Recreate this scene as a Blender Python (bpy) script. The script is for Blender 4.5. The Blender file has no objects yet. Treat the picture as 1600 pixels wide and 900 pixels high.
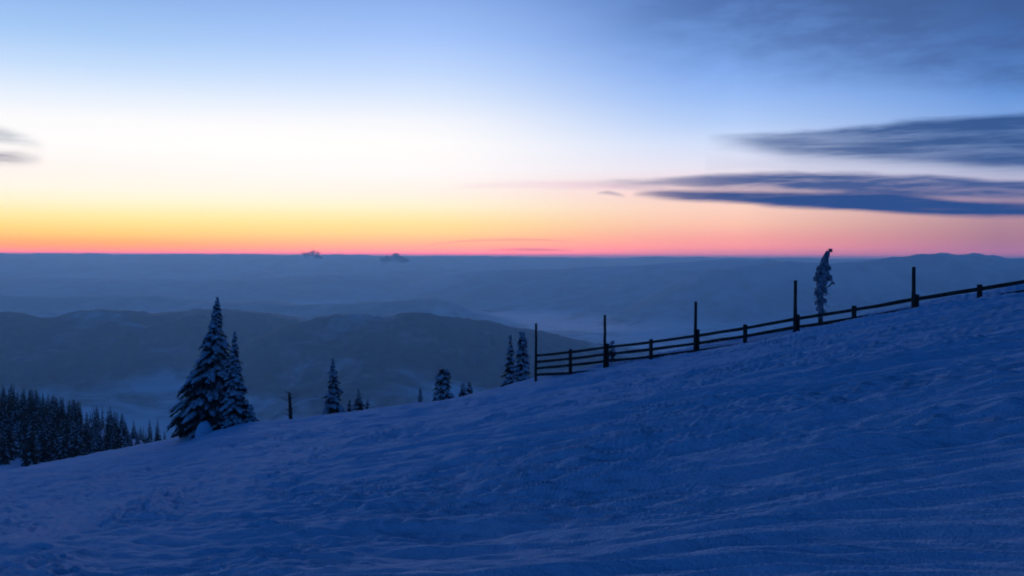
import bpy, math, random
import numpy as np
from mathutils import Matrix, Vector

scene = bpy.context.scene
COL = scene.collection
F = 1570.0            # focal length in photo pixels (1600 wide)
EYE = -0.0            # the camera is the origin, ground 1.7 m below

def yh(px): return 400.5 + (px - 800.0) * 0.0045      # eye level row (slight roll)
def uu(px): return (px - 800.0) / F
def zz(px, py): return -(py - yh(px)) / F             # height per metre of depth
def P(px, py, d): return np.array([uu(px) * d, d, zz(px, py) * d])

# ------------------------------------------------------------------ helpers
def tag(o, label=None, cat=None, group=None, kind=None):
    if label: o['label'] = label
    if cat: o['category'] = cat
    if group: o['group'] = group
    if kind: o['kind'] = kind
    return o

def mesh_obj(name, verts, faces, mats, parent=None, smooth=False, midx=None):
    me = bpy.data.meshes.new(name)
    me.from_pydata([tuple(map(float, v)) for v in verts], [], faces)
    if not isinstance(mats, (list, tuple)): mats = [mats]
    for m in mats: me.materials.append(m)
    if midx is not None: me.polygons.foreach_set('material_index', np.array(midx, dtype=np.int32))
    if smooth: me.polygons.foreach_set('use_smooth', np.ones(len(me.polygons), dtype=bool))
    me.update()
    o = bpy.data.objects.new(name, me); COL.objects.link(o)
    if parent: o.parent = parent
    return o

def grid_obj(name, X, Y, Z, mat, wrap=True):
    n, m = X.shape                      # rings x angles
    me = bpy.data.meshes.new(name)
    V = np.stack([X, Y, Z], -1).reshape(-1, 3).astype(np.float32)
    i = np.arange(n - 1)[:, None]; j = np.arange(m if wrap else m - 1)[None, :]
    jn = (j + 1) % m
    q = np.stack(np.broadcast_arrays(i * m + j, (i + 1) * m + j, (i + 1) * m + jn, i * m + jn), -1).reshape(-1, 4)
    me.vertices.add(len(V)); me.vertices.foreach_set('co', V.ravel())
    me.loops.add(q.size); me.loops.foreach_set('vertex_index', q.ravel().astype(np.int32))
    me.polygons.add(len(q))
    me.polygons.foreach_set('loop_start', np.arange(0, q.size, 4, dtype=np.int32))
    me.polygons.foreach_set('use_smooth', np.ones(len(q), dtype=bool))
    me.update(calc_edges=True); me.validate()
    # face up
    me.materials.append(mat)
    o = bpy.data.objects.new(name, me); COL.objects.link(o)
    return o

def empty(name, loc):
    o = bpy.data.objects.new(name, None); COL.objects.link(o)
    o.location = tuple(map(float, loc)); o.empty_display_size = 0.3
    return o

class MB:
    def __init__(s): s.v = []; s.f = []; s.m = []
    def quad(s, a, b, c, d, mi=0):
        k = len(s.v); s.v += [a, b, c, d]; s.f.append((k, k+1, k+2, k+3)); s.m.append(mi)
    def tri(s, a, b, c, mi=0):
        k = len(s.v); s.v += [a, b, c]; s.f.append((k, k+1, k+2)); s.m.append(mi)
    def tube(s, pts, rads, n=8, mi=0, cap=True, jit=0.0, rng=None, flat=1.0):
        pts = [np.array(p, float) for p in pts]
        rings = []
        for i, p in enumerate(pts):
            t = pts[min(i+1, len(pts)-1)] - pts[max(i-1, 0)]
            t /= (np.linalg.norm(t) + 1e-9)
            a = np.array([0, 0, 1.0]) if abs(t[2]) < .8 else np.array([1.0, 0, 0])
            e1 = np.cross(t, a); e1 /= np.linalg.norm(e1) + 1e-9
            e2 = np.cross(e1, t)
            k0 = len(s.v)
            for k in range(n):
                an = 2 * math.pi * k / n
                r = rads[i] * (1 + (rng.uniform(-jit, jit) if rng else 0))
                s.v.append(p + r * (math.cos(an) * e1 + flat * math.sin(an) * e2))
            rings.append(k0)
        for i in range(len(pts) - 1):
            for k in range(n):
                s.f.append((rings[i]+k, rings[i]+(k+1) % n, rings[i+1]+(k+1) % n, rings[i+1]+k)); s.m.append(mi)
        if cap:
            s.f.append(tuple(rings[0]+k for k in reversed(range(n)))); s.m.append(mi)
            s.f.append(tuple(rings[-1]+k for k in range(n))); s.m.append(mi)
    def build(s, name, mats, parent=None, smooth=False):
        return mesh_obj(name, s.v, s.f, mats, parent, smooth, s.m)

# ------------------------------------------------------------------ numpy noise
def _hash(ix, iy, seed):
    h = (ix.astype(np.int64) * 374761393 + iy.astype(np.int64) * 668265263 + seed * 974634721) & 0xffffffff
    h = ((h ^ (h >> 13)) * 1274126177) & 0xffffffff
    h = (h ^ (h >> 16)) & 0xffffffff
    return h.astype(np.float64) / 4294967295.0
def noise(x, y, seed=0):
    ix = np.floor(x); iy = np.floor(y); fx = x - ix; fy = y - iy
    ix = ix.astype(np.int64); iy = iy.astype(np.int64)
    sx = fx*fx*fx*(fx*(fx*6-15)+10); sy = fy*fy*fy*(fy*(fy*6-15)+10)
    def g(dx, dy):
        a = _hash(ix+dx, iy+dy, seed) * 2 * math.pi
        return np.cos(a) * (fx-dx) + np.sin(a) * (fy-dy)
    a = g(0, 0); b = g(1, 0); c = g(0, 1); d = g(1, 1)
    return 1.5 * ((a + (b-a)*sx) + ((c + (d-c)*sx) - (a + (b-a)*sx)) * sy)
def fbm(x, y, oct=4, seed=0, gain=.5):
    t = 0; a = 1
    for k in range(oct):
        t = t + a * noise(x * 2**k + 17.3*k, y * 2**k - 9.1*k, seed + k); a *= gain
    return t
def sstep(a, b, x):
    t = np.clip((x - a) / (b - a), 0, 1); return t*t*(3-2*t)

# ------------------------------------------------------------------ terrain
PA, PB = .2317, -.0993
CREST = [(-350,795,116),(-200,770,112),(0,735,106),(120,715,101),(250,692,95),(340,667,86),(400,659,83),(500,652,84),(600,641,80),
         (700,629,73),(760,616,66),(838,595,58),(946,572,53.4),(1087,543,48.6),(1243,511,44),(1428,481,39.4),
         (1530,465,37.4),(1600,456,36.2),(1750,436,33.8),(1950,410,31)]
CU = np.array([uu(c[0]) for c in CREST]); CD = np.array([c[2] for c in CREST], float)
CZ = np.array([zz(c[0], c[1]) * c[2] for c in CREST])
CDEL = CZ - (-1.7 + PA * CU * CD + PB * CD)
_uf = np.linspace(CU[0], CU[-1], 400)                      # smoothed control curves
def _smooth(v):
    w = np.interp(_uf, CU, v); k = np.hanning(17); k /= k.sum()
    return np.convolve(np.pad(w, 8, mode='edge'), k, 'valid')
SD, SDEL = _smooth(CD), _smooth(CDEL)

def t_near(x, y):
    yy = np.maximum(y, 1.0)
    u = np.clip(x / yy, CU[0], CU[-1])
    yc = np.interp(u, _uf, SD); de = np.interp(u, _uf, SDEL)
    s = np.clip(y / yc, 0, 1)
    d = np.maximum(y - yc, 0)
    z = -1.7 + PA * np.clip(x, -400, 60) + PB * np.maximum(y, -80) + de * s * s
    return z - .27 * (np.sqrt(d*d + 49.0) - 7.0)

def t_bench(x, y):
    z = -21.5 - .1027 * x - .1557 * y + 2.0 * noise(x / 60, y / 60, 5)
    # distance beyond the spur's outer edge, line through (-245,480) and (-115,330)
    nx, ny = .756, .655
    g = (x + 245) * nx + (y - 480) * ny
    z = z - .5 * (np.sqrt(np.maximum(g + 8, 0)**2 + 100) - 10)
    g2 = np.maximum(170 - y, 0)
    return z - .3 * g2

RIDGES = [ # (depth, front half-width, back half-width, roughness, [(px, py)])
    (5400, 800, 900, .10, [(-900,505),(-500,497),(-200,492),(0,489),(60,491),(120,487),(180,485),(250,487),(310,482),(360,484),(430,490),(500,505),(570,530),(650,580),(800,600)]),
    (4700, 820, 900, .10, [(150,620),(330,560),(400,522),(450,505),(500,492),(550,486),(600,485),(650,486),(700,491),(760,501),(800,511),(850,523),(900,536),(960,552),(1050,580),(1150,600),(1300,620)]),
    (8600, 700, 1500, .08, [(60,505),(250,488),(320,478),(400,474),(480,478),(560,473),(620,468),(680,464),(715,471),(740,484),(790,496),(980,520)]),
    (9500, 600, 900, .10, [(-1000,480),(-600,478),(-200,470),(0,465),(100,468),(200,464),(300,468),(420,480),(560,492),(700,500)]),
    (19000, 2200, 3000, .05, [(-1200,399),(-400,397.5),(0,395.6),(60,396.6),(120,397.2),(200,396.2),(260,395.2),(330,397.4),(420,397.8),(560,399.3),(700,400.8),(950,402.2),(1100,403.5),(1300,404.5),(1600,406),(2200,409)]),
    (14000, 1600, 2500, .10, [(-600,442),(0,436),(150,434),(300,437),(460,432),(560,428),(640,434),(760,440),(860,436),(960,442),(1200,450)]),
    (10500, 1300, 2500, .12, [(760,470),(900,446),(1040,436),(1150,431),(1250,429),(1350,430),(1430,437),(1500,448),(1560,455),(1900,470)]),
    (12500, 1500, 2500, .05, [(500,430),(700,424),(820,421),(920,418),(1000,415),(1060,410.5),(1100,407.5),(1130,405),(1148,404),(1170,406.5),(1200,405),(1225,408.5),(1260,416),(1330,421),(1450,424),(1800,430)]),
    (10000, 1100, 3000, .07, [(900,416),(1150,413),(1260,409.5),(1330,407),(1380,403),(1415,398.5),(1440,396.5),(1465,395),(1480,395.5),(1497,399),(1520,397.5),(1540,398.5),(1556,398),(1572,401),(1600,402.5),(1680,403),(1800,405),(2100,412),(2400,415)]),
]
RZ = []
for d, wf, wb, rg, pts in RIDGES:
    RZ.append((np.array([uu(p[0]) for p in pts]), np.array([zz(p[0], p[1]) * d + 600 for p in pts])))

def t_valley(x, y):
    r = np.hypot(x, y)
    u = np.where(y > 1, x / np.maximum(y, 1), np.sign(x) * 9)
    base = 12 * fbm(x / 1500, y / 1500, 4, 21) + 8 * fbm(x / 400, y / 400, 3, 25)
    h = np.zeros_like(x)
    for (d, wf, wb, rg, pts), (ru, rz) in zip(RIDGES, RZ):
        top = np.interp(u, ru, rz, left=0, right=0)
        top = top * sstep(ru[0], ru[0] + .16, u) * (1 - sstep(ru[-1] - .16, ru[-1], u))
        top = top + 0 * u
        # wandering ridge line, crest height kept
        dd = d * (1 + .05 * np.sin(u * 9 + d)) 
        w = np.where(y < dd, wf, wb) * (1 + .25 * fbm(x / 2500, y / 2500, 2, int(d) % 97))
        e = (y - dd) / w
        prof = np.exp(-np.abs(e)**1.7)
        sc = d * .09
        n = fbm(x / sc, y / sc, 6, int(d) % 89, .6)
        v = top * (d + 0.0) / d * prof * (1 + 2.2 * rg * n * (.35 + (1 - prof)))
        h = np.maximum(h, v)
    far = sstep(24000, 32000, r)
    return -600 + (base * (1 - far)) + h * 1.0

def terrain(x, y):
    n = t_near(x, y); b = np.where((y > 60) & (x < 60), t_bench(x, y), -9999.)
    m = np.maximum(n, b)
    k = 3.0; dd = np.clip(.5 + .5 * (n - b) / k, 0, 1)        # smooth max
    m = np.where(np.abs(n - b) < k, b + (n - b) * dd + k * dd * (1 - dd), m)
    return m

def T(x, y): return float(terrain(np.array([float(x)]), np.array([float(y)]))[0])

def snow_relief(x, y):
    """wind crust, ski tracks and trampled lumps; metres"""
    r = np.hypot(x, y)
    m = .62 + .75 * sstep(5, 38, y)
    v = y + m * x + .9 * fbm(x / 9, y / 9, 2, 31)
    t = x - m * y * .55
    z = .30 * fbm(v / 7.5, t / 34, 2, 41)                       # broad rolls
    z += .10 * fbm(v / 1.5, t / 14.0, 3, 43)                    # track ridges
    patch = sstep(-.2, .5, fbm(x / 6 + v / 4, y / 9, 3, 47))     # churned patches
    z += .065 * fbm(v / .62, t / 6.0, 3, 59, .6)                # long scratches
    z += (.03 + .045 * patch) * fbm(v / .40, t / 2.0, 3, 51, .6)
    z += (.02 + .034 * patch) * (1 - .8 * sstep(12, 30, r)) * fbm(v / .19, t / 1.3, 3, 57, .62)
    z += .07 * patch * np.maximum(fbm(v / .22, t / .5, 2, 53) - .25, 0)
    # long ski tracks
    rg = random.Random(12)
    for k in range(46):
        v0 = -5 + 62 * (k / 46) ** 1.35 + rg.uniform(-.4, .4)
        wdt = (.06 + .0045 * max(0, v0)) * rg.uniform(.8, 1.4); dep = (.03 + .0012 * max(0, v0)) * rg.uniform(.6, 1.5); sl = rg.uniform(-.10, .10)
        bend = v - v0 - sl * t - .8 * noise(t / 16, t * 0 + 2.3 * k, 61) - .05 * noise(t / 1.6, t * 0 + k, 63)
        on = sstep(-.15, .3, noise(t / 15, t * 0 + 3.7 * k, 67))
        for off in ((0,) if k % 3 else (0, .42)):
            dv = bend - off
            z += on * (-dep * np.exp(-(dv / wdt)**2) + .6 * dep * np.exp(-((dv - 1.8 * wdt) / wdt)**2))
    return z * sstep(160, 60, r) + .5 * sstep(60, 160, r) * fbm(x / 14, y / 14, 4, 71)

def polar(r0, r1, nr, fine, fa, coarse):
    ang = np.concatenate([np.linspace(-fa, fa, fine), np.linspace(fa, 360 - fa, coarse + 2)[1:-1]])
    a = np.radians(ang)[None, :]
    r = np.geomspace(r0, r1, nr)[:, None] if nr else np.concatenate([np.geomspace(*q, endpoint=False) for q in r0] + [[r0[-1][1]]])[:, None]
    return r * np.sin(a), r * np.cos(a) + 0 * r

# ------------------------------------------------------------------ materials
def lin(c):
    c = [v / 255.0 for v in c]
    return [v / 12.92 if v <= .04045 else ((v + .055) / 1.055)**2.4 for v in c]

class NT:
    def __init__(s, nt): s.nt = nt
    def n(s, t, **kw):
        x = s.nt.nodes.new(t)
        for k, v in kw.items(): setattr(x, k, v)
        return x
    def l(s, a, b): s.nt.links.new(a, b)
    def _in(s, sock, v):
        if isinstance(v, (int, float)): sock.default_value = v
        else: s.l(v, sock)
    def math(s, op, a, b=0.0, c=None, clamp=False):
        x = s.n('ShaderNodeMath', operation=op); x.use_clamp = clamp
        s._in(x.inputs[0], a); s._in(x.inputs[1], b)
        if c is not None: s._in(x.inputs[2], c)
        return x.outputs[0]
    def mapr(s, v, a, b, c=0.0, d=1.0, mode='SMOOTHSTEP'):
        x = s.n('ShaderNodeMapRange', interpolation_type=mode)
        s._in(x.inputs['Value'], v)
        for nm, q in (('From Min', a), ('From Max', b), ('To Min', c), ('To Max', d)): s._in(x.inputs[nm], q)
        return x.outputs[0]
    def mix(s, f, a, b, typ='MIX'):
        x = s.n('ShaderNodeMix', data_type='RGBA', blend_type=typ)
        s._in(x.inputs[0], f)
        for sock, v in ((x.inputs[6], a), (x.inputs[7], b)):
            if isinstance(v, (list, tuple)): sock.default_value = (*v[:3], 1)
            else: s.l(v, sock)
        return x.outputs[2]
    def noise(s, vec, scale, detail=4, rough=.5, dist=0.0):
        x = s.n('ShaderNodeTexNoise')
        if vec is not None: s.l(vec, x.inputs['Vector'])
        x.inputs['Scale'].default_value = scale; x.inputs['Detail'].default_value = detail
        x.inputs['Roughness'].default_value = rough; x.inputs['Distortion'].default_value = dist
        return x.outputs['Fac']
    def comb(s, a, b, c=0.0):
        x = s.n('ShaderNodeCombineXYZ')
        for k, v in enumerate((a, b, c)): s._in(x.inputs[k], v)
        return x.outputs[0]

def new_mat(name, rough=.9, spec=.2):
    m = bpy.data.materials.new(name); m.use_nodes = True
    t = NT(m.node_tree); b = m.node_tree.nodes['Principled BSDF']
    b.inputs['Roughness'].default_value = rough
    b.inputs['Specular IOR Level'].default_value = spec
    return m, t, b

def noise_mat(name, c0, c1, scale, rough=.9, spec=.2, lo=.35, hi=.65, bump=0.0, bdist=.02, stretch=None):
    m, t, b = new_mat(name, rough, spec)
    tc = t.n('ShaderNodeTexCoord'); vec = tc.outputs['Object']
    if stretch:
        mp = t.n('ShaderNodeMapping'); mp.inputs['Scale'].default_value = stretch
        t.l(vec, mp.inputs['Vector']); vec = mp.outputs[0]
    n = t.noise(vec, scale, 5, .6)
    t.l(t.mix(t.mapr(n, lo, hi), c0, c1), b.inputs['Base Color'])
    if bump:
        bp = t.n('ShaderNodeBump'); bp.inputs['Strength'].default_value = bump; bp.inputs['Distance'].default_value = bdist
        t.l(n, bp.inputs['Height']); t.l(bp.outputs[0], b.inputs['Normal'])
    return m

# snow of the slope: blue-hour tint put into its colour, a fine granular bump
m_snow, t, b = new_mat('snow', .9, .03)
geo = t.n('ShaderNodeTexCoord'); ov = geo.outputs['Object']
def dot(v, k):
    x = t.n('ShaderNodeVectorMath', operation='DOT_PRODUCT'); t.l(v, x.inputs[0]); x.inputs[1].default_value = k
    return x.outputs['Value']
class mp: outputs = [t.comb(dot(ov, (.68, .73, 0)), dot(ov, (.22, -.20, 0)), dot(ov, (0, 0, .5)))]
n1 = t.noise(mp.outputs[0], 9.0, 6, .65, .4); n2 = t.noise(ov, 34.0, 4, .6); n3 = t.noise(mp.outputs[0], 2.2, 4, .6, .5)
hsum = t.math('ADD', t.math('MULTIPLY', n1, .5), t.math('ADD', t.math('MULTIPLY', n2, .16), t.math('MULTIPLY', n3, .7)))
bp = t.n('ShaderNodeBump'); bp.inputs['Strength'].default_value = .9; bp.inputs['Distance'].default_value = .2
t.l(hsum, bp.inputs['Height']); t.l(bp.outputs[0], b.inputs['Normal'])
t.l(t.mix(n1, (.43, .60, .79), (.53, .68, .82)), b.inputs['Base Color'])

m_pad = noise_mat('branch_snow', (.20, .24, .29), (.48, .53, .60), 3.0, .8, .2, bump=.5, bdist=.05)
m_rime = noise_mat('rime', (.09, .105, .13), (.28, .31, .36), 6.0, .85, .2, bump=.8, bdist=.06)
m_needle = noise_mat('spruce_needles', (.016, .024, .02), (.10, .12, .125), 2.2, .9, .15, .5, .85)
m_bark = noise_mat('bark', (.03, .024, .02), (.075, .06, .05), 7.0, .95, .1, bump=.6, stretch=(1, 1, .3))
m_wood = noise_mat('weathered_wood', (.024, .018, .015), (.065, .048, .040), 5.0, .9, .12, bump=.5, stretch=(1, 1, .2))
m_cloud, t, b = new_mat('cloud_vapour', 1.0, 0.0)
b.inputs['Base Color'].default_value = (.42, .42, .46, 1)
tc = t.n('ShaderNodeTexCoord'); cn = t.noise(tc.outputs['Object'], .045, 4, .6)
t.l(t.mapr(cn, .30, .70, .02, .42), b.inputs['Alpha'])
m_mist, t, b = new_mat('mist', 1.0, 0.0)
tr = t.n('ShaderNodeBsdfTranslucent'); tr.inputs[0].default_value = (.92, .9, .92, 1)
tp = t.n('ShaderNodeBsdfTransparent'); mx = t.n('ShaderNodeMixShader')
tc = t.n('ShaderNodeTexCoord'); cn = t.noise(tc.outputs['Object'], .05, 4, .6)
t.l(t.mapr(cn, .30, .70, .02, .30), mx.inputs[0]); t.l(tp.outputs[0], mx.inputs[1]); t.l(tr.outputs[0], mx.inputs[2])
t.l(mx.outputs[0], m_mist.node_tree.nodes['Material Output'].inputs[0])

# valley: snow fields and dark woods
m_val, t, b = new_mat('valley_ground', .95, .05)
tc = t.n('ShaderNodeTexCoord'); ov = tc.outputs['Object']
sx = t.n('ShaderNodeSeparateXYZ'); t.l(ov, sx.inputs[0])
flat = t.comb(sx.outputs[0], sx.outputs[1], 0.0)
big = t.noise(flat, 1 / 1600., 6, .62, .6)
med = t.noise(flat, 1 / 330., 6, .68, .8)
fin = t.noise(flat, 1 / 45., 5, .7)
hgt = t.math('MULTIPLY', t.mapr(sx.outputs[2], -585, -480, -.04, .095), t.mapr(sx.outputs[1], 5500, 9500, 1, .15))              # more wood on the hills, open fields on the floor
w = t.math('ADD', t.math('MULTIPLY', big, .62), t.math('MULTIPLY', med, .42))
w = t.math('ADD', w, hgt)
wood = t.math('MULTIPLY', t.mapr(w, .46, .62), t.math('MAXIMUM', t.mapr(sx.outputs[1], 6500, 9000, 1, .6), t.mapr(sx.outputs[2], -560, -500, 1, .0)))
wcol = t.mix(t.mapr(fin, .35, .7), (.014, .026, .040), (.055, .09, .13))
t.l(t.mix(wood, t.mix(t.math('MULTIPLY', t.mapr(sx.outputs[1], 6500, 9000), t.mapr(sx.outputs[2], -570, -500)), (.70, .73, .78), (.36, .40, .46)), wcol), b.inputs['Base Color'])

# ------------------------------------------------------------------ ground
X, Y = polar([(.6, 4, 50), (4, 110, 880), (110, 900, 150)], 0, 0, 950, 40, 130)
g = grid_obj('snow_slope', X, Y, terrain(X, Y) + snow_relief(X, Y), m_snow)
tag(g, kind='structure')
X, Y = polar(500, 70000, 420, 900, 40, 150)
Z = np.maximum(t_valley(X, Y), np.where(np.hypot(X, Y) < 3500, terrain(X, Y) - 25, -9999))
v = grid_obj('valley', X, Y, Z, m_val)
tag(v, kind='structure')

# ------------------------------------------------------------------ spruces
def spruce_mesh(h, prof, seed, step=.30, seg=.16, snow=.6, lean=0.0, droop=.38, nb=5.0, frond=.34, top_bald=1.0):
    """needles and snow pads of one spruce; prof = [(fraction from top, radius)]"""
    rng = random.Random(seed); ne = MB(); sn = MB()
    pf = np.array([p[0] for p in prof]); pr = np.array([p[1] for p in prof])
    z = .03 * h
    def axis(zv): return np.array([lean * (zv / h)**1.6 * h, 0.0, zv])
    while z < h * .985:
        r = float(np.interp(1 - z / h, pf, pr))
        n = max(4, int(nb + r * 2.6 + rng.random()))
        zf = z / max(.6, .09 * h)
        a0 = rng.random() * 6.28
        for k in range(n):
            a = a0 + 6.283 * k / n + rng.uniform(-.28, .28)
            L = r * rng.uniform(.66, 1.12) * (1 + .30 * float(noise(np.array([a * .95 + seed]), np.array([zf]), seed % 50)[0]))
            if rng.random() < .05: L *= 1.2
            if L < .05: continue
            d = np.array([math.cos(a), math.sin(a), 0.0]); sd = np.array([-d[1], d[0], 0.0])
            zb = z + rng.uniform(-.5, .5) * step
            dr = droop * rng.uniform(.6, 1.5); lift = .12 * L
            def pt(tt): return axis(zb) + d * L * tt + np.array([0, 0, lift * math.sin(tt * 2.2) - dr * L * tt * tt])
            m = max(2, int(L / seg) + 1)
            fw = frond * L * rng.uniform(.8, 1.2) + .05
            for q in range(m):
                tt = (q + rng.random()) / m
                p = pt(tt); p2 = pt(min(1.06, tt + 1.3 / m))
                w = fw * (1 - .72 * tt) * rng.uniform(.6, 1.2)
                for sgn in (-1, 1):
                    tip = p2 + sd * sgn * w + np.array([0, 0, -w * rng.uniform(.25, 1.0)]) + d * w * .3
                    ne.quad(p, p2, tip + d * .04, p * .45 + tip * .55 - d * .05 - np.array([0, 0, .12 * w]))
                if rng.random() < .55:
                    dn = p - np.array([0, 0, rng.uniform(.08, .26) * (1 + .3 * L)])
                    ne.tri(p, p2, dn + d * rng.uniform(-.1, .1) + sd * rng.uniform(-.08, .08))
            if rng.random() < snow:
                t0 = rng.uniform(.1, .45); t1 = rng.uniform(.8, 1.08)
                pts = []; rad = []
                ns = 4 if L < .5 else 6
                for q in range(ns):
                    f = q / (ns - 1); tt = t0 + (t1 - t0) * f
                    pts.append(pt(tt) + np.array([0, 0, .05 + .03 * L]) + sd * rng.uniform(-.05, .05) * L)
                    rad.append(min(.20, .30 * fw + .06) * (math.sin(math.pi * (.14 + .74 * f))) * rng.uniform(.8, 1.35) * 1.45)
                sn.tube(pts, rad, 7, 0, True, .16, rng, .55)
        z += step * rng.uniform(.75, 1.2) * (.55 + .45 * min(1, r / 1.2))
    # leader
    tp = axis(h)
    ne.tube([axis(h * .93), tp], [.05, .015], 5)
    return ne, sn

def trunk_mesh(h, lean=0.0, rb=None):
    mb = MB(); rb = rb or (.018 * h + .03)
    pts = []; rad = []
    for k in range(9):
        f = k / 8 * .97
        pts.append((lean * f**1.6 * h, 0, f * h - (.6 if k == 0 else 0))); rad.append(rb * (1 - f) + .012)
    mb.tube(pts, rad, 8)
    return mb

def spruce(px, ytop, d, prof_px, seed, label, group=None, snow=.6, lean=0.0, step=.3, seg=.16, name='spruce', sink=.15, **kw):
    """prof_px: [(photo row, half width in px)] from the top down"""
    x = uu(px) * d; zb = T(x, d) - sink
    ztop = zz(px, ytop) * d
    h = ztop - zb; m = d / F
    prof = [((py - ytop) * m / h, hw * m) for py, hw in prof_px]
    o = empty(name, (x, d, zb)); tag(o, label, 'tree', group)
    ne, sn = spruce_mesh(h, prof, seed, step, seg, snow, lean, **kw)
    trunk_mesh(h, lean).build('trunk', m_bark, o, True)
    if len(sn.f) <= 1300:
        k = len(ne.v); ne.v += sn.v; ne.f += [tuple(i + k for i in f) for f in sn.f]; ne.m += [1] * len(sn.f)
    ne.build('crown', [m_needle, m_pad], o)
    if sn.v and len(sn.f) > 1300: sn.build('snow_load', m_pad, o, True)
    return o

G1 = 'snowy spruces along the crest'
spruce(328, 463, 84, [(463,0.5),(480,6),(500,10),(520,14),(535,21),(560,29),(580,37),(600,43),(625,50),(645,55),(665,58),(685,58)], 3,
       'tallest snow-laden spruce with a broad skirt and pointed spire on the left crest', G1, snow=.86, lean=.056, seg=.14, step=.26)
spruce(366, 518, 81.5, [(518,.5),(540,6),(565,10),(590,14),(615,18),(640,25),(660,31),(680,33)], 8,
       'slim dark spruce pressed against the right side of the tallest spruce', G1, snow=.66, seg=.14, step=.26)
spruce(520, 562, 93, [(562,1.5),(580,6),(600,10),(615,13),(630,16),(650,20),(670,21)], 11,
       'lone mid-sized spruce on the crest just right of the broken trunk', G1, snow=.68, seg=.16)
spruce(560, 611, 97, [(611,.5),(622,5),(635,9),(650,12),(670,12)], 13,
       'small pointed spruce, tallest of the three little ones right of the lone spruce', G1, snow=.6)
spruce(546, 624, 98, [(624,.5),(634,3),(645,6),(670,7)], 14,
       'thin little spruce between the lone spruce and the small pointed one', G1, snow=.6)
spruce(574, 626, 96, [(626,.5),(634,3),(643,7),(670,8)], 15,
       'lowest little spruce, rightmost of the three beside the lone spruce', G1, snow=.6)
spruce(657, 604, 118, [(604,.5),(615,3),(630,5),(645,7),(670,8)], 16,
       'faint thin spruce standing lower down left of the blunt-topped spruce', G1, snow=.7)
spruce(693, 575, 83, [(575,5),(580,10),(592,12),(605,13),(615,16),(625,20),(640,23),(655,23)], 17,
       'stocky blunt-topped spruce on the crest in the middle of the photo', G1, snow=.72)
spruce(724, 600, 88, [(600,1),(608,5),(616,7),(640,8)], 18,
       'small stubby spruce just right of the blunt-topped spruce', G1, snow=.65)
spruce(734, 597, 88.6, [(597,1),(606,4),(616,6),(640,7)], 19,
       'narrow small spruce, right of the stubby one by the middle crest', G1, snow=.65)
spruce(799, 524, 70, [(524,1),(540,4),(560,7),(580,11),(600,16),(625,18)], 20,
       'slender spruce, left of the two close to the fence end', G1, snow=.75, lean=-.012)
spruce(817, 519, 67, [(519,4),(526,6.5),(545,9),(565,11),(585,14),(600,16),(620,16)], 21,
       'thicker square-topped spruce nearest the left end of the fence', G1, snow=.72)
spruce(391, 636, 80.5, [(636,2),(645,6),(658,9),(670,10),(685,10)], 23,
       'low snow-covered young spruce at the right foot of the slim spruce', G1, snow=.95)
spruce(957, 533, 63, [(533,1),(541,4),(552,6),(572,7)], 24,
       'small sapling behind the rails right of the second tall pole', None, snow=.6, name='sapling')

# snow-buried bush at the foot of the tall spruce
def lump(name, loc, sx, sy, sz, seed, mat, sub=3, amp=.22, parent=None, rough=1.5):
    import bmesh
    bm = bmesh.new(); bmesh.ops.create_icosphere(bm, subdivisions=sub, radius=1)
    for vv in bm.verts:
        p = vv.co.copy()
        f = 1 + amp * float(noise(np.array([p.x * rough + seed + p.z]), np.array([p.y * rough + p.z * 1.7]), seed)[0])
        vv.co = Vector((p.x * sx * f, p.y * sy * f, p.z * sz * f))
    me = bpy.data.meshes.new(name); bm.to_mesh(me); bm.free()
    me.polygons.foreach_set('use_smooth', np.ones(len(me.polygons), dtype=bool)); me.materials.append(mat)
    o = bpy.data.objects.new(name, me); COL.objects.link(o); o.location = tuple(map(float, loc))
    if parent: o.parent = parent
    return o
p = P(318, 664, 79); p[2] = T(p[0], p[1])
tag(lump('snow_mound', p, .62, .6, 1.05, 4, m_snow, amp=.25), 'pale conical snow mound at the foot of the tallest spruce', 'snow mound')

# broken trunk
def snag():
    d = 92; x = uu(454.5) * d; zb = T(x, d) - .2; top = zz(451, 613) * d
    o = empty('broken_trunk', (x, d, zb)); tag(o, 'bare broken dark trunk leaning left, between the tall spruces and the lone spruce', 'dead tree')
    rng = random.Random(5); h = top - zb; mb = MB()
    pts = [(-.0, 0, -.3)] + [(-.2 * (k / 6)**1.2 + rng.uniform(-.02, .02), 0, h * k / 6) for k in range(1, 7)]
    mb.tube(pts, [.21, .19, .18, .165, .15, .135, .085], 9, jit=.12, rng=rng)
    mb.build('trunk', m_bark, o, True)
    for (f, a, L) in ((.45, .3, .35), (.62, 2.9, .3), (.8, .8, .28), (.88, 3.4, .22), (.55, 5.9, .9), (.66, .4, .7), (.75, 3.0, 1.0), (.9, .2, .8), (.38, 3.3, .9), (.95, 2.6, .6), (.5, 2.8, .8), (.82, 6.1, .9)):
        b_ = MB(); q = np.array([-.2 * f**1.2, 0, h * f])
        e = q + L * np.array([math.cos(a), math.sin(a) * .6, .5])
        b_.tube([q, (q + e) / 2 + np.array([0, 0, -.02]), e], [.035, .025, .01], 5)
        b_.build('branch', m_bark, o, True)
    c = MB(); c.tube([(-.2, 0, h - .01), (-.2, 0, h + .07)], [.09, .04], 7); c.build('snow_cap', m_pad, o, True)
snag()

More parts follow.
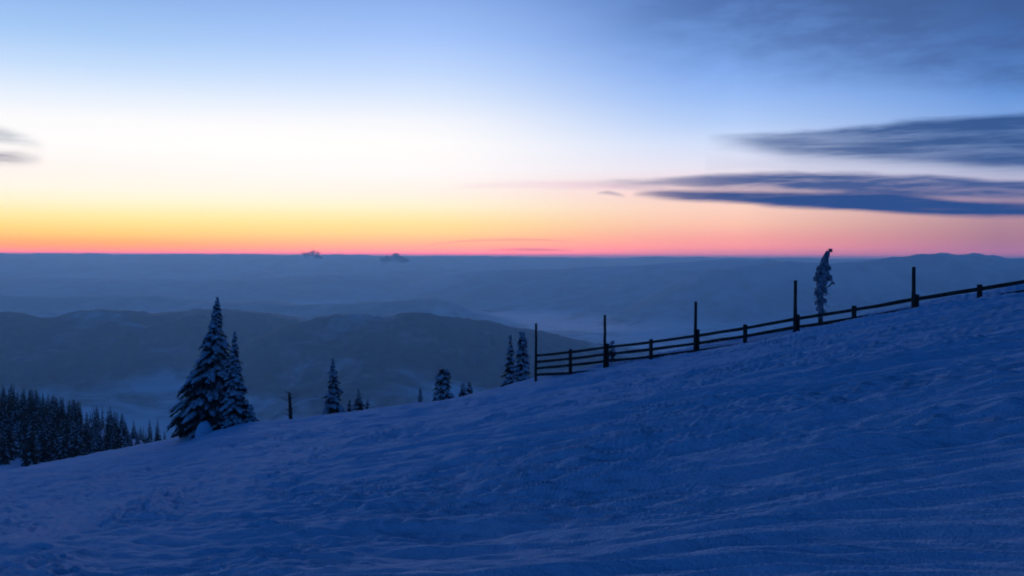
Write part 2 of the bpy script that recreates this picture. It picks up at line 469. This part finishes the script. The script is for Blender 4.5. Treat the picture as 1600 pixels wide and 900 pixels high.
# rime-coated wind-bent tree behind the fence
def rime_tree():
    d = 52; px0 = 1283; x0 = uu(px0) * d
    zb = T(x0, d) - .1; m = d / F
    o = empty('rime_tree', (x0, d, zb)); tag(o, 'stunted tree wrapped in thick rime with a bent tip, standing behind the fence', 'tree')
    def q(px, py): return np.array([(px - px0) * m, 0, zz(px, py) * d - zb])
    rng = random.Random(9)
    st = MB()
    st.tube([np.array([0, 0, -.3]), q(1283, 490), q(1282, 470), q(1282.5, 450), q(1284, 430), q(1287, 412), q(1291, 398), q(1293.5, 394)],
            [.15, .12, .11, .10, .085, .065, .045, .02], 8)
    st.build('trunk', m_bark, o, True)
    cr = MB()
    # thick crust following the trunk, irregular
    prof = [(1282.6,500,3.2),(1282.6,494,4.0),(1282.5,484,4.6),(1282,476,5.2),(1281.8,468,5.8),(1281.3,460,6.2),(1281.5,453,5.6),(1282,446,6.4),(1284,439,9),(1285,432,11),
            (1285,426,9.5),(1286,420,7.6),(1287,414,7.4),(1288,408,6.4),(1290,402,5.0),(1291.5,397,4.4),(1293.5,393,3.8),(1295.5,391,3.6),(1298,390.5,2.6),(1298.8,394,1.6)]
    cr.tube([q(a, b_) for a, b_, c in prof], [c * m for a, b_, c in prof], 14, 0, True, .16, rng, .9)
    lumps = cr
    for (a, b_, r, L, dx, dz) in ((1276,434,4.2,7,-3,5),(1294,432,4.4,8,4,7),(1281,418,4.2,6,-4,6),(1292,416,3.6,7,3,7),(1288,404,3.6,6,-3,5),
                                  (1277,455,3.2,6,-2,6),(1279,427,4.0,6,-3.5,3),(1290,424,4.2,7,3,5),(1286,440,5,7,1,7),(1278,471,3.2,6,-2,6),(1287,468,3.0,6,2,6),(1279.5,481,2.8,5,-1.5,5),(1286,485,2.6,5,1.5,5),(1288,452,3.6,6,2,7)):
        for yo in (-.14, .12):
            s = q(a, b_) + np.array([0, yo + rng.uniform(-.05, .05), 0]); e = s + np.array([dx * m, yo * .6, -dz * m])
            lumps.tube([s + np.array([0, 0, r * m * .7]), s, (s + e) / 2, e], [r * m * .35, r * m, r * m * .85, r * m * .25], 8, 0, True, .2, rng)
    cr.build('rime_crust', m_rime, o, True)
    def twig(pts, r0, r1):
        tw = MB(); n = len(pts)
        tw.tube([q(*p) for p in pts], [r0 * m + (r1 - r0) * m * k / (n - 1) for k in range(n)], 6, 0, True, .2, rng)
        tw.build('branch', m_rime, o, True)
    twig([(1284,451),(1291,449),(1296,447),(1300,442.5),(1303,443.5)], 1.0, 1.5)
    twig([(1297,446),(1300.5,441),(1302,440.5),(1304,444)], 1.2, 1.4)
    twig([(1283,466),(1275,462),(1271,460)], .9, .5)
    twig([(1283,461),(1276,456),(1274,450)], 1.4, 1.0)
    twig([(1284,462),(1290,461),(1297,459)], .9, .45)
    twig([(1284,472),(1290,476),(1295,480)], .7, .35)
    twig([(1282,470),(1276,466),(1269,465)], .6, .3)
    twig([(1282,478),(1277,475),(1273,476)], .6, .3)
    twig([(1284,482),(1290,484),(1293,488)], .5, .3)
rime_tree()

# ------------------------------------------------------------------ fence
def fence():
    y0 = 56.0
    st = [(838, 505.5, 556), (946, 492, 543), (1087, 471, 525), (1243, 438, 498), (1428, 417, 467.5), (1684, 372, 424)]
    dep = [y0 * (1 - .0819 * i) for i in range(6)]
    mid = [(892, .5), (1018, 1.5), (1165, 2.5), (1335, 3.5), (1531, 4.5)]
    root = empty('rail_fence', (uu(838) * y0, y0, T(uu(838) * y0, y0)))
    tag(root, 'dark wooden rail fence with tall poles, half buried in snow along the crest', 'fence')
    O = np.array(root.location)
    rng = random.Random(2)
    rails = []                                             # top-rail line
    for i, (px, pt, pr) in enumerate(st): rails.append(np.array([uu(px) * dep[i], dep[i], zz(px, pr) * dep[i]]))
    def box_post(name, x, y, zb, zt, w, dpt, rot, lean=0.0):
        mb = MB(); n = 6
        c, s_ = math.cos(rot), math.sin(rot)
        rings = []
        for k in range(n):
            f = k / (n - 1); zc = zb + (zt - zb) * f; k0 = len(mb.v)
            for (sx_, sy_) in ((-1, -1), (1, -1), (1, 1), (-1, 1)):
                ww = w / 2 * (1 - .04 * f) * rng.uniform(.95, 1.05); dd = dpt / 2 * rng.uniform(.96, 1.04)
                mb.v.append(np.array([x + lean * (zc - zb) + c * sx_ * ww - s_ * sy_ * dd, y + s_ * sx_ * ww + c * sy_ * dd, zc + (rng.uniform(-.015, .02) if k == n-1 else 0)]) - O)
            rings.append(k0)
        for k in range(n - 1):
            for j in range(4):
                mb.f.append((rings[k]+j, rings[k]+(j+1) % 4, rings[k+1]+(j+1) % 4, rings[k+1]+j)); mb.m.append(0)
        mb.f.append((rings[-1], rings[-1]+1, rings[-1]+2, rings[-1]+3)); mb.m.append(0)
        return mb.build(name, m_wood, root)
    ax = math.atan2(-.0819, .0612)
    leans = [.0, -.004, .006, .003, -.006, 0]
    for i, (px, pt, pr) in enumerate(st):
        x, y, zr = rails[i]; zb = T(x, y) - .6; zt = zz(px, pt) * y
        mb = MB(); nseg = 9
        pts = [np.array([x + leans[i] * (f * (zt - zb)) + rng.uniform(-.006, .006), y, zb + (zt - zb) * f]) - O for f in np.linspace(0, 1, nseg)]
        mb.tube(pts, [.084 - .018 * f for f in np.linspace(0, 1, nseg)], 10, 0, True, .06, rng)
        mb.build('pole', m_wood, root, False)
        if i > 0:                                          # square post beside the pole
            box_post('post', x + .12, y + .03, zb, zr + (.18 if i != 2 else .30), .145, .13, ax)
    for px, i in mid:
        k = int(i); a, b_ = rails[k], rails[k+1]
        f = (uu(px) * a[1] - a[0]) / ((b_[0] - a[0]) - uu(px) * (b_[1] - a[1]))
        c = a + (b_ - a) * f
        box_post('post', c[0], c[1], T(c[0], c[1]) - .5, c[2] + .12, .145, .12, ax, rng.uniform(-.01, .01))
    # rails: four boards per bay, on the far side of the posts
    n2 = np.array([.0819, .0612, 0]) / math.hypot(.0819, .0612)
    for k in range(5):
        a, b_ = rails[k], rails[k+1]
        for lev in range(4):
            off = np.array([0, 0, -.355 * lev]) + n2 * .10
            a2 = a + off; b2 = b_ + off
            if lev == 3 and k == 0: b2 = b2 + np.array([0, 0, -.12])
            ext = (b2 - a2) / np.linalg.norm(b2 - a2) * .12
            a2 = a2 - ext; b2 = b2 + ext
            vis = [p_[2] + .12 > T(p_[0], p_[1]) for p_ in (a2 + (b2 - a2) * f for f in np.linspace(0, 1, 12))]
            if not any(vis): continue                      # wholly under the snow
            mb = MB(); n = 8; rings = []
            dirv = (b2 - a2); nn = n2
            for q in range(n):
                f = q / (n - 1); p_ = a2 + dirv * f + np.array([0, 0, -.03 * math.sin(math.pi * f) + rng.uniform(-.008, .008)])
                hgt = .068 * rng.uniform(.9, 1.1); th = .035
                k0 = len(mb.v)
                for (sa, sb) in ((-1, -1), (1, -1), (1, 1), (-1, 1)):
                    mb.v.append(p_ + nn * th * sa + np.array([0, 0, hgt * sb]) - O)
                rings.append(k0)
            for q in range(n - 1):
                for j in range(4):
                    mb.f.append((rings[q]+j, rings[q]+(j+1) % 4, rings[q+1]+(j+1) % 4, rings[q+1]+j)); mb.m.append(0)
            mb.f.append(tuple(rings[0]+j for j in (3, 2, 1, 0))); mb.m.append(0)
            mb.f.append(tuple(rings[-1]+j for j in range(4))); mb.m.append(0)
            mb.build('rail', m_wood, root)
fence()

# ------------------------------------------------------------------ forest on the spur
def forest_variant(seed, slim, snow):
    prof = [(0, .04), (.12, .35 * slim), (.3, .72 * slim), (.55, 1.2 * slim), (.8, 1.62 * slim), (1, 1.75 * slim)]
    ne, sn = spruce_mesh(11.0, prof, seed, .55, .42, snow, 0, .42, 4.2, .42)
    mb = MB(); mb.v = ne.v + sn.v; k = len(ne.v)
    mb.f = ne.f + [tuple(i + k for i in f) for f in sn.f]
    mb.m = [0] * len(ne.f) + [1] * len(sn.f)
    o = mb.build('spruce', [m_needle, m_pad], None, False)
    return o
protos = [forest_variant(100 + k, [1.0, .85, 1.15, .72, .95, 1.05][k], [.10, .06, .14, .05, .32, .45][k]) for k in range(6)]
used = [False] * 6
GF = 'spruces of the dark forest'
def put(x, y, h, k, rot, label, wid=1.0):
    o = protos[k] if not used[k] else protos[k].copy()
    if used[k]: COL.objects.link(o)
    used[k] = True
    z = T(x, y) - .3
    o.location = (x, y, z); o.rotation_euler = (0, 0, rot); s = h / 11.0
    o.scale = (s * wid, s * wid, s)
    tag(o, label, 'tree', GF)
    return o
L_SKY = 'dark spruce whose tip stands on the skyline edge of the left forest'
L_IN = 'dark spruce standing close among others inside the dense left forest'
L_FR = 'snow-dusted pale spruce in the lowest front rows of the left forest'
rng = random.Random(77)
placed = []
special = [ (232, 656, 300, 0, 'left of the twin thin spruces ending the forest at its right'),
            (244.5, 653, 296, 1, 'rightmost thin spruce of the left forest, beside its twin'),
            (207, 656, 330, 2, 'separate pointed spruce in the gap left of the twin thin spruces'),
            (222, 667, 318, 3, 'faint small spruce between the pointed one and the twin thin spruces'),
            (139, 642, 395, 3, 'short isolated spruce at the upper edge of the snowy glade'),
            (158, 632, 372, 3, 'tallest narrow spruce of the clump right of the glade'),
            (151, 640, 374, 0, 'slim spruce on the left side of the clump right of the glade'),
            (170, 634, 366, 2, 'broad dark spruce in the middle of the clump right of the glade'),
            (178, 642, 362, 0, 'lower spruce on the right shoulder of the clump right of the glade'),
            (187, 648, 350, 3, 'thin spruce stepping down right of the clump by the glade'),
            (194, 655, 345, 2, 'low bushy spruce at the right end of the clump by the glade'),
            (124, 626, 405, 3, 'thin upright spruce left of the glade, right of two like it'),
            (115, 627, 410, 3, 'thin upright spruce left of the glade, in the middle of three'),
            (106, 625, 414, 3, 'thin upright spruce left of the glade, leftmost of three'),
            (198, 680, 300, 4, 'snowy little spruce below the pointed one at the right of the forest')]
for px, yt, d, k, lab in special:
    x = uu(px) * d; h = zz(px, yt) * d - (T(x, d) - .3)
    h = max(5.0, min(15.0, h)); put(x, d, h, k, rng.random() * 6.28, lab, .95 if k != 3 else .9)
    placed.append((x, d))
def crest_row(px): 
    return float(np.interp(px, [c[0] for c in CREST], [c[1] for c in CREST]))
tries = 0; cnt = 0
while cnt < 225 and tries < 20000:
    tries += 1
    u = rng.uniform(-.545, -.347); d = 185 * (500 / 185)**rng.random()
    x = u * d
    g_ = (x + 245) * .756 + (d - 480) * .655
    if g_ > 4 or g_ < -260: continue
    zb = T(x, d)
    px = 800 + u * F; pyb = yh(px) - zb / d * F
    h = rng.uniform(8.5, 13.0) * (1 if d > 260 else .85)
    if px > 190: h *= rng.uniform(.45, .7)
    pyt = pyb - h / d * F
    if pyt > crest_row(px) - 3: continue
    # glades of open snow
    if abs(px - 140) < 17 and 655 < pyb < 690: continue
    if abs(px - 166) < 16 and 668 < pyb < 696: continue
    if px > 196 and pyt < 662 + .06 * (px - 196): continue
    sky = 593 + .27 * px
    if pyt < sky - 2: 
        h *= max(.5, 1 - (sky - pyt) / (h / d * F)); pyt = pyb - h / d * F
        if pyt < sky - 3 or h < 4: continue
    if any((x - a)**2 + (d - b_)**2 < (3.0 + .008 * d)**2 for a, b_ in placed): continue
    front = pyb > crest_row(px) - 14 or d < 235
    k = rng.choice([4, 5, 4, 0]) if front else rng.choice([0, 0, 1, 2, 3, 1, 0, 4])
    lab = L_FR if front else (L_SKY if pyt < sky + 9 else L_IN)
    o = put(x, d, h, k, rng.random() * 6.28, lab, rng.uniform(.85, 1.15))
    o['group'] = {L_FR: 'snowy front spruces of the forest', L_SKY: 'skyline spruces of the forest', L_IN: GF}[lab]
    placed.append((x, d)); cnt += 1
print('forest', cnt)

# ------------------------------------------------------------------ small far clouds
def puff(px, py, d, blobs, label, seed, mat=m_cloud):
    import bmesh
    m = d / F; bm = bmesh.new(); rng = random.Random(seed)
    for (dx, dy, r) in blobs:
        for e in range(7):
            ret = bmesh.ops.create_icosphere(bm, subdivisions=3, radius=r * m * rng.uniform(.35, .8))
            off = Vector((dx * m + rng.uniform(-1, 1) * r * m, rng.uniform(-1, 1) * r * m, -dy * m + rng.uniform(-.6, .8) * r * m * .8))
            for vv in ret['verts']:
                q = vv.co * (1 / (r * m)) * 1.7
                f = 1 + .5 * float(noise(np.array([q.x + q.z + e * 5 + seed]), np.array([q.y + 1.3 * q.z]), seed + e)[0])
                vv.co = vv.co * f; vv.co.z *= .75; vv.co += off
    me = bpy.data.meshes.new('cloud'); bm.to_mesh(me); bm.free(); me.materials.append(mat)
    me.polygons.foreach_set('use_smooth', np.ones(len(me.polygons), dtype=bool))
    o = bpy.data.objects.new('cloud', me); COL.objects.link(o); c = P(px, py, d); o.location = tuple(map(float, c))
    return tag(o, label, 'cloud')
puff(487, 399, 9000, [(-8,-1,5),(-2,-3,5),(4,-2,5),(9,2,4),(13,3,3)], 'smaller left puff of cloud on the horizon line', 3)
puff(616, 405, 9000, [(-16,1,5),(-9,-1,6),(-2,-3,7),(6,-1,7),(13,1,6),(18,3,4)], 'larger right puff of dark cloud just below the horizon line', 5)
puff(416, 424, 7500, [(-9,-5,2.2),(-4,-2,3),(1,0,3.4),(6,2,3),(11,4,2)], 'small pale slanting wisp of mist over the far valley', 7, m_mist)

# ------------------------------------------------------------------ haze
def haze(x0, x1, y0, y1, z0, z1):
    V = [(x, y, z) for z in (z0, z1) for y in (y0, y1) for x in (x0, x1)]
    Fc = [(0, 2, 3, 1), (4, 5, 7, 6), (0, 1, 5, 4), (2, 6, 7, 3), (0, 4, 6, 2), (1, 3, 7, 5)]
    m = bpy.data.materials.new('air'); m.use_nodes = True; nt = m.node_tree; nt.nodes.clear()
    out = nt.nodes.new('ShaderNodeOutputMaterial'); vol = nt.nodes.new('ShaderNodeVolumePrincipled')
    vol.inputs['Color'].default_value = (.40, .80, 1.0, 1); vol.inputs['Absorption Color'].default_value = (.97, .82, .2, 1); vol.inputs['Density'].default_value = HAZE
    vol.inputs['Anisotropy'].default_value = .46
    nt.links.new(vol.outputs[0], out.inputs['Volume'])
    try: m.cycles.homogeneous_volume = True
    except Exception: pass
    o = mesh_obj('haze', V, Fc, m); tag(o, kind='stuff')
HAZE = 0.85e-4
haze(-72000, 72000, -72000, 72000, -720, 52)

# low mist lying over the valley floor
m_fog = bpy.data.materials.new('valley_mist'); m_fog.use_nodes = True; nt = m_fog.node_tree; nt.nodes.clear()
o_ = nt.nodes.new('ShaderNodeOutputMaterial'); v_ = nt.nodes.new('ShaderNodeVolumePrincipled')
v_.inputs['Color'].default_value = (.80, .92, 1, 1); v_.inputs['Absorption Color'].default_value = (1, 1, 1, 1)
v_.inputs['Density'].default_value = 1.1e-3; v_.inputs['Anisotropy'].default_value = .5
nt.links.new(v_.outputs[0], o_.inputs['Volume'])
try: m_fog.cycles.homogeneous_volume = True
except Exception: pass
for k, (px, d, zc, sx_, sy_, sz_) in enumerate([(80,10800,-560,2300,1000,40),(430,7000,-585,900,700,26),(620,7300,-560,1100,600,24),(860,8300,-575,1300,800,28),
        (980,9600,-560,1500,900,32),(300,17500,-530,4500,1500,50),(720,13500,-550,2600,1300,36),(1130,12200,-560,2400,1100,36),(150,4250,-592,380,420,14),(640,4050,-590,420,300,14),(520,21500,-500,6000,1800,46)]):
    m_ = lump('mist', (uu(px) * d, d, zc), sx_, sy_, sz_, 40 + k, m_fog, 3, .18, None, 1.3)
    tag(m_, kind='stuff')

# ------------------------------------------------------------------ sky
w = bpy.data.worlds.new('World'); scene.world = w; w.use_nodes = True
nt = w.node_tree; nt.nodes.clear(); t = NT(nt)
tc = t.n('ShaderNodeTexCoord'); sp = t.n('ShaderNodeSeparateXYZ'); t.l(tc.outputs['Generated'], sp.inputs[0])
el = t.math('MULTIPLY', t.math('ARCSINE', sp.outputs[2]), 57.29578)
az = t.math('MULTIPLY', t.math('ARCTAN2', sp.outputs[0], sp.outputs[1]), 57.29578)
fac = t.mapr(el, -2, 22, mode='LINEAR')
def azel(px, py):
    u_ = uu(px); return math.degrees(math.atan(u_)), math.degrees(math.atan(zz(px, py) / math.hypot(1, u_)))
def ramp(px, stops):
    r = t.n('ShaderNodeValToRGB'); cr = r.color_ramp; cr.interpolation = 'LINEAR'
    pts = []
    for py, c in stops:
        e = azel(px, py)[1]; c = lin(c) if not isinstance(c[0], float) else c
        pts.append(((e + 2) / 24, c))
    pts.sort(key=lambda q: q[0])
    while len(cr.elements) < len(pts): cr.elements.new(.5)
    for k, (pos, c) in enumerate(pts):
        cr.elements[k].position = min(1, max(0, pos))
    for k, (pos, c) in enumerate(pts):
        cr.elements[k].color = (*c, 1)
    t.l(fac, r.inputs[0]); return r.outputs[0]
A = ramp(200, [(-170,(75,118,190)),(0,(142,182,238)),(60,(165,202,248)),(110,(196,222,254)),(150,(226,239,255)),(190,(250,252,255)),(225,(1.0,1.0,1.0)),(265,(255,249,245)),(295,(255,251,236)),(316,(255,249,212)),(338,(255,241,168)),(353,(1.03,.79,.255)),(366,(1.1,.68,.18)),(377,(1.35,.52,.12)),(386,(1.75,.45,.11)),(392,(2.2,.46,.13)),(397,(1.8,.42,.2)),(404,(2.0,.4,.4)),(430,(150,95,130))])
B = ramp(620, [(-170,(75,112,190)),(0,(138,176,238)),(60,(162,196,252)),(110,(190,216,255)),(150,(216,232,255)),(190,(244,248,255)),(225,(1.0,1.0,1.0)),(270,(255,252,252)),(300,(255,247,236)),(320,(255,248,216)),(340,(255,239,176)),(353,(1.02,.80,.32)),(363,(1.06,.74,.29)),(375,(1.3,.60,.28)),(386,(1.8,.50,.30)),(392,(2.1,.48,.36)),(397,(1.6,.42,.45)),(404,(1.6,.4,.5)),(430,(150,100,140))])
C = ramp(1150, [(-170,(58,92,160)),(0,(92,132,200)),(60,(112,155,224)),(110,(130,172,240)),(150,(150,187,246)),(190,(178,206,250)),(225,(210,224,252)),(262,(232,230,246)),(300,(250,214,212)),(325,(254,214,196)),(350,(1.0,.58,.44)),(372,(1.0,.42,.36)),(386,(1.05,.37,.36)),(393,(.9,.33,.40)),(400,(.8,.35,.5)),(430,(130,105,150))])
D = ramp(1560, [(-170,(40,72,128)),(0,(56,94,156)),(60,(72,116,184)),(110,(88,136,208)),(150,(104,152,222)),(190,(126,166,228)),(225,(150,180,230)),(262,(170,184,222)),(300,(190,168,190)),(325,(190,152,166)),(350,(.44,.25,.31)),(372,(.41,.21,.29)),(386,(.42,.20,.33)),(393,(.48,.2,.36)),(400,(.4,.22,.4)),(430,(110,95,140))])
E = ramp(800, [(-170,(.004,.06,.25)),(0,(.02,.15,.50)),(150,(.035,.22,.76)),(300,(.05,.27,.86)),(400,(.05,.26,.84))])
a1, a2, a3, a4 = (azel(q, 398)[0] for q in (200, 620, 1150, 1560))
sky = t.mix(t.mapr(az, a1, a2, mode='LINEAR'), A, B)
sky = t.mix(t.mapr(az, a2, a3, mode='SMOOTHSTEP'), sky, C)
sky = t.mix(t.mapr(az, a3, a4, mode='LINEAR'), sky, D)
HI = (.006, .12, .54)                 # clear blue above the glow
sky = t.mix(t.mapr(el, 14, 24), sky, HI)
sky = t.mix(t.mapr(az, 29, 75), sky, E)
sky = t.mix(t.mapr(az, -29, -70), sky, E)
ZEN = (.0012, .020, .105)
sky = t.mix(t.mapr(el, 26, 62), sky, ZEN)

# clouds: banks of stratus given by azimuth and elevation, torn by stretched noise
def fcurve(v, pts):                      # pts: (0..1, 0..1)
    n = t.n('ShaderNodeFloatCurve'); c = n.mapping.curves[0]
    while len(c.points) < len(pts): c.points.new(.5, .5)
    for k, (a, b_) in enumerate(pts): c.points[k].location = (a, b_); c.points[k].handle_type = 'AUTO'
    n.mapping.update(); t.l(v, n.inputs['Value']); return n.outputs[0]
def bank(top, bot, dens, soft_t, soft_b, wob, seed, streak=.5, fx=.10, fy=1.1):
    """top / bot: [(px,py)], dens: [(px, 0..1)]"""
    tp = [azel(*q) for q in top]; bt = [azel(*q) for q in bot]
    azs = [q[0] for q in tp + bt]; a0, a1_ = min(azs), max(azs)
    els = [q[1] for q in tp + bt]; e0, e1 = min(els) - .3, max(els) + .3
    f = t.mapr(az, a0, a1_, mode='LINEAR')
    cv = lambda pts: t.mapr(fcurve(f, [((a - a0) / (a1_ - a0), (e - e0) / (e1 - e0)) for a, e in pts]), 0, 1, e0, e1, mode='LINEAR')
    T_, B_ = cv(tp), cv(bt)
    vec = t.comb(t.math('MULTIPLY', az, fx), t.math('MULTIPLY', el, fy), float(seed))
    n = t.noise(vec, 1.0, 6, .58, .35)
    e = t.math('ADD', el, t.math('MULTIPLY', t.math('SUBTRACT', n, .5), wob))
    vec2 = t.comb(t.math('MULTIPLY', az, fx * 1.7), t.math('MULTIPLY', el, fy * 3.0), float(seed) + 9)
    n2 = t.noise(vec2, 1.0, 5, .6, .2)
    m1 = t.mapr(t.math('SUBTRACT', e, T_), -soft_t, soft_t, 1.0, 0.0)
    m2 = t.mapr(t.math('SUBTRACT', e, B_), -soft_b, soft_b)
    da = [(azel(q[0], 398)[0], q[1]) for q in dens]
    dn = fcurve(f, [((a - a0) / (a1_ - a0), v) for a, v in da])
    st = t.mapr(n2, .30, .62, 1 - streak, 1.0)
    edge = t.math('MULTIPLY', t.math('GREATER_THAN', az, a0), t.math('LESS_THAN', az, a1_ + 30 if a1_ > 25 else a1_))
    return t.math('MULTIPLY', t.math('MULTIPLY', t.math('MULTIPLY', m1, m2), t.math('MULTIPLY', dn, st)), edge, clamp=True)
def put_cloud(sky, mask, col, k=1.0):
    return t.mix(t.math('MULTIPLY', mask, k), sky, lin(col))
# high thin veil, top right
veil = bank([(820,-60),(1100,-80),(1400,-80),(1640,-80)], [(820,120),(1100,85),(1300,100),(1450,110),(1640,120)], [(820,0),(920,.10),(1050,.45),(1200,.7),(1350,.85),(1500,.85),(1640,.9)], .6, 1.8, 4.2, 3, .6, .13, .28)
sky = put_cloud(sky, veil, (64, 94, 150), .88)
# upper wedge
wedge = bank([(1100,217),(1150,213),(1300,203),(1400,193),(1500,184),(1640,172)], [(1100,219),(1180,235),(1250,248),(1400,257),(1500,262),(1640,268)], [(1100,0),(1150,.6),(1230,.85),(1350,.95),(1500,1),(1640,1)], .28, .7, 1.1, 11, .30, .11, .7)
sky = put_cloud(sky, wedge, (48, 84, 142), .97)
gap = bank([(1100,246),(1250,250),(1400,256),(1640,266)], [(1100,268),(1250,268),(1400,276),(1640,288)], [(1000,0),(1150,.5),(1300,.8),(1640,.55)], .35, .25, .4, 14, .35)
sky = put_cloud(sky, gap, (196, 202, 226), .7)
thin = bank([(860,284),(950,282),(1060,277),(1200,270),(1300,269),(1400,274),(1500,280),(1640,287)], [(860,288),(1000,291),(1100,293),(1200,294),(1300,300),(1400,306),(1640,312)], [(860,0),(930,.3),(1050,.7),(1200,1),(1400,1),(1640,1)], .2, .26, .7, 17, .3, .14, .9)
sky = put_cloud(sky, thin, (50, 84, 144), .97)
low = bank([(985,303),(1020,298),(1100,299),(1200,300),(1400,300),(1500,310),(1640,318)], [(985,306),(1050,313),(1200,322),(1300,327),(1400,331),(1500,336),(1640,340)], [(985,0),(1015,.6),(1060,.9),(1150,1),(1640,1)], .2, .2, .6, 23, .12, .11, .8)
sky = put_cloud(sky, low, (34, 74, 138), 1.0)
bit = bank([(930,303),(945,299.5),(960,301),(978,307)], [(930,304),(945,304),(960,306),(978,309)], [(930,0),(945,.7),(965,.6),(978,0)], .09, .09, .2, 29, .3)
sky = put_cloud(sky, bit, (120, 120, 160), .8)
# small clouds at the left edge
l1 = bank([(-120,188),(-40,196),(0,204),(40,212),(80,224)], [(-120,215),(-40,220),(0,222),(40,226),(80,230)], [(-120,1),(0,.8),(40,.5),(80,0)], .3, .45, 1.1, 31, .6, .16, .8)
sky = put_cloud(sky, l1, (125, 140, 165), .85)
l2 = bank([(-120,232),(-40,234),(0,236),(40,240),(75,248)], [(-120,262),(-40,260),(0,258),(40,258),(75,256)], [(-120,1),(0,.9),(40,.6),(75,0)], .3, .45, 1.1, 37, .6, .16, .8)
sky = put_cloud(sky, l2, (130, 135, 155), .85)
# pink wisps low in the middle
p1 = bank([(640,388),(720,375),(800,373),(900,376)], [(640,391),(720,379),(800,377),(900,379)], [(640,0),(720,.5),(820,.6),(900,0)], .06, .06, .15, 41, .5)
sky = put_cloud(sky, p1, (205, 130, 150), .7)
p2 = bank([(760,390),(820,387),(860,388),(900,391)], [(760,392),(820,392),(860,392),(900,393)], [(760,0),(820,.8),(860,.7),(900,0)], .05, .05, .1, 43, .4)
sky = put_cloud(sky, p2, (190, 115, 145), .8)
p3 = bank([(700,290),(800,284),(900,284),(1050,290)], [(700,296),(800,294),(900,296),(1050,298)], [(700,0),(800,.5),(950,.6),(1050,0)], .12, .12, .3, 47, .6)
sky = put_cloud(sky, p3, (236, 205, 222), .8)

bg = t.n('ShaderNodeBackground'); t.l(sky, bg.inputs[0]); bg.inputs[1].default_value = 1.0
st = t.n('ShaderNodeTexSky', sky_type='NISHITA'); st.sun_disc = False
SUN_EL, SUN_AZ = math.radians(5.0), math.radians(-14.0)
st.sun_elevation = SUN_EL; st.sun_rotation = SUN_AZ
bg2 = t.n('ShaderNodeBackground'); t.l(st.outputs[0], bg2.inputs[0]); bg2.inputs[1].default_value = 0.0012
ad = t.n('ShaderNodeAddShader'); t.l(bg.outputs[0], ad.inputs[0]); t.l(bg2.outputs[0], ad.inputs[1])
out = t.n('ShaderNodeOutputWorld'); t.l(ad.outputs[0], out.inputs[0])

# afterglow: added sun lamp from the glow's side, tinted lavender for snow relief
sl = bpy.data.lights.new('afterglow_relief', 'SUN'); sl.energy = .34; sl.angle = math.radians(9); sl.color = (.60, .68, 1)
so = bpy.data.objects.new('afterglow_relief', sl); COL.objects.link(so)
dv = Vector((math.sin(SUN_AZ) * math.cos(SUN_EL), math.cos(SUN_AZ) * math.cos(SUN_EL), math.sin(SUN_EL)))
so.rotation_euler = dv.to_track_quat('Z', 'Y').to_euler(); so.location = (-20, 60, 40)

# ------------------------------------------------------------------ camera
cam = bpy.data.cameras.new('camera'); cam.sensor_width = 36; cam.lens = 36 * F / 1600
cam.clip_start = .1; cam.clip_end = 250000
co = bpy.data.objects.new('camera', cam); COL.objects.link(co)
pitch = math.atan((450 - 400.5) / F)
co.matrix_world = Matrix.Rotation(math.pi / 2 - pitch, 4, 'X') @ Matrix.Rotation(math.atan(.0045), 4, 'Z')
scene.camera = co

scene.view_settings.view_transform = 'Standard'; scene.view_settings.look = 'None'
scene.view_settings.exposure = 0; scene.view_settings.gamma = 1
scene.view_settings.use_curve_mapping = False
scene.render.engine = 'CYCLES'
c = scene.cycles
c.max_bounces = 9; c.diffuse_bounces = 2; c.glossy_bounces = 1; c.transparent_max_bounces = 48; c.volume_bounces = 8
c.use_denoising = True; c.pixel_filter_type = 'BLACKMAN_HARRIS'; c.filter_width = 1.9
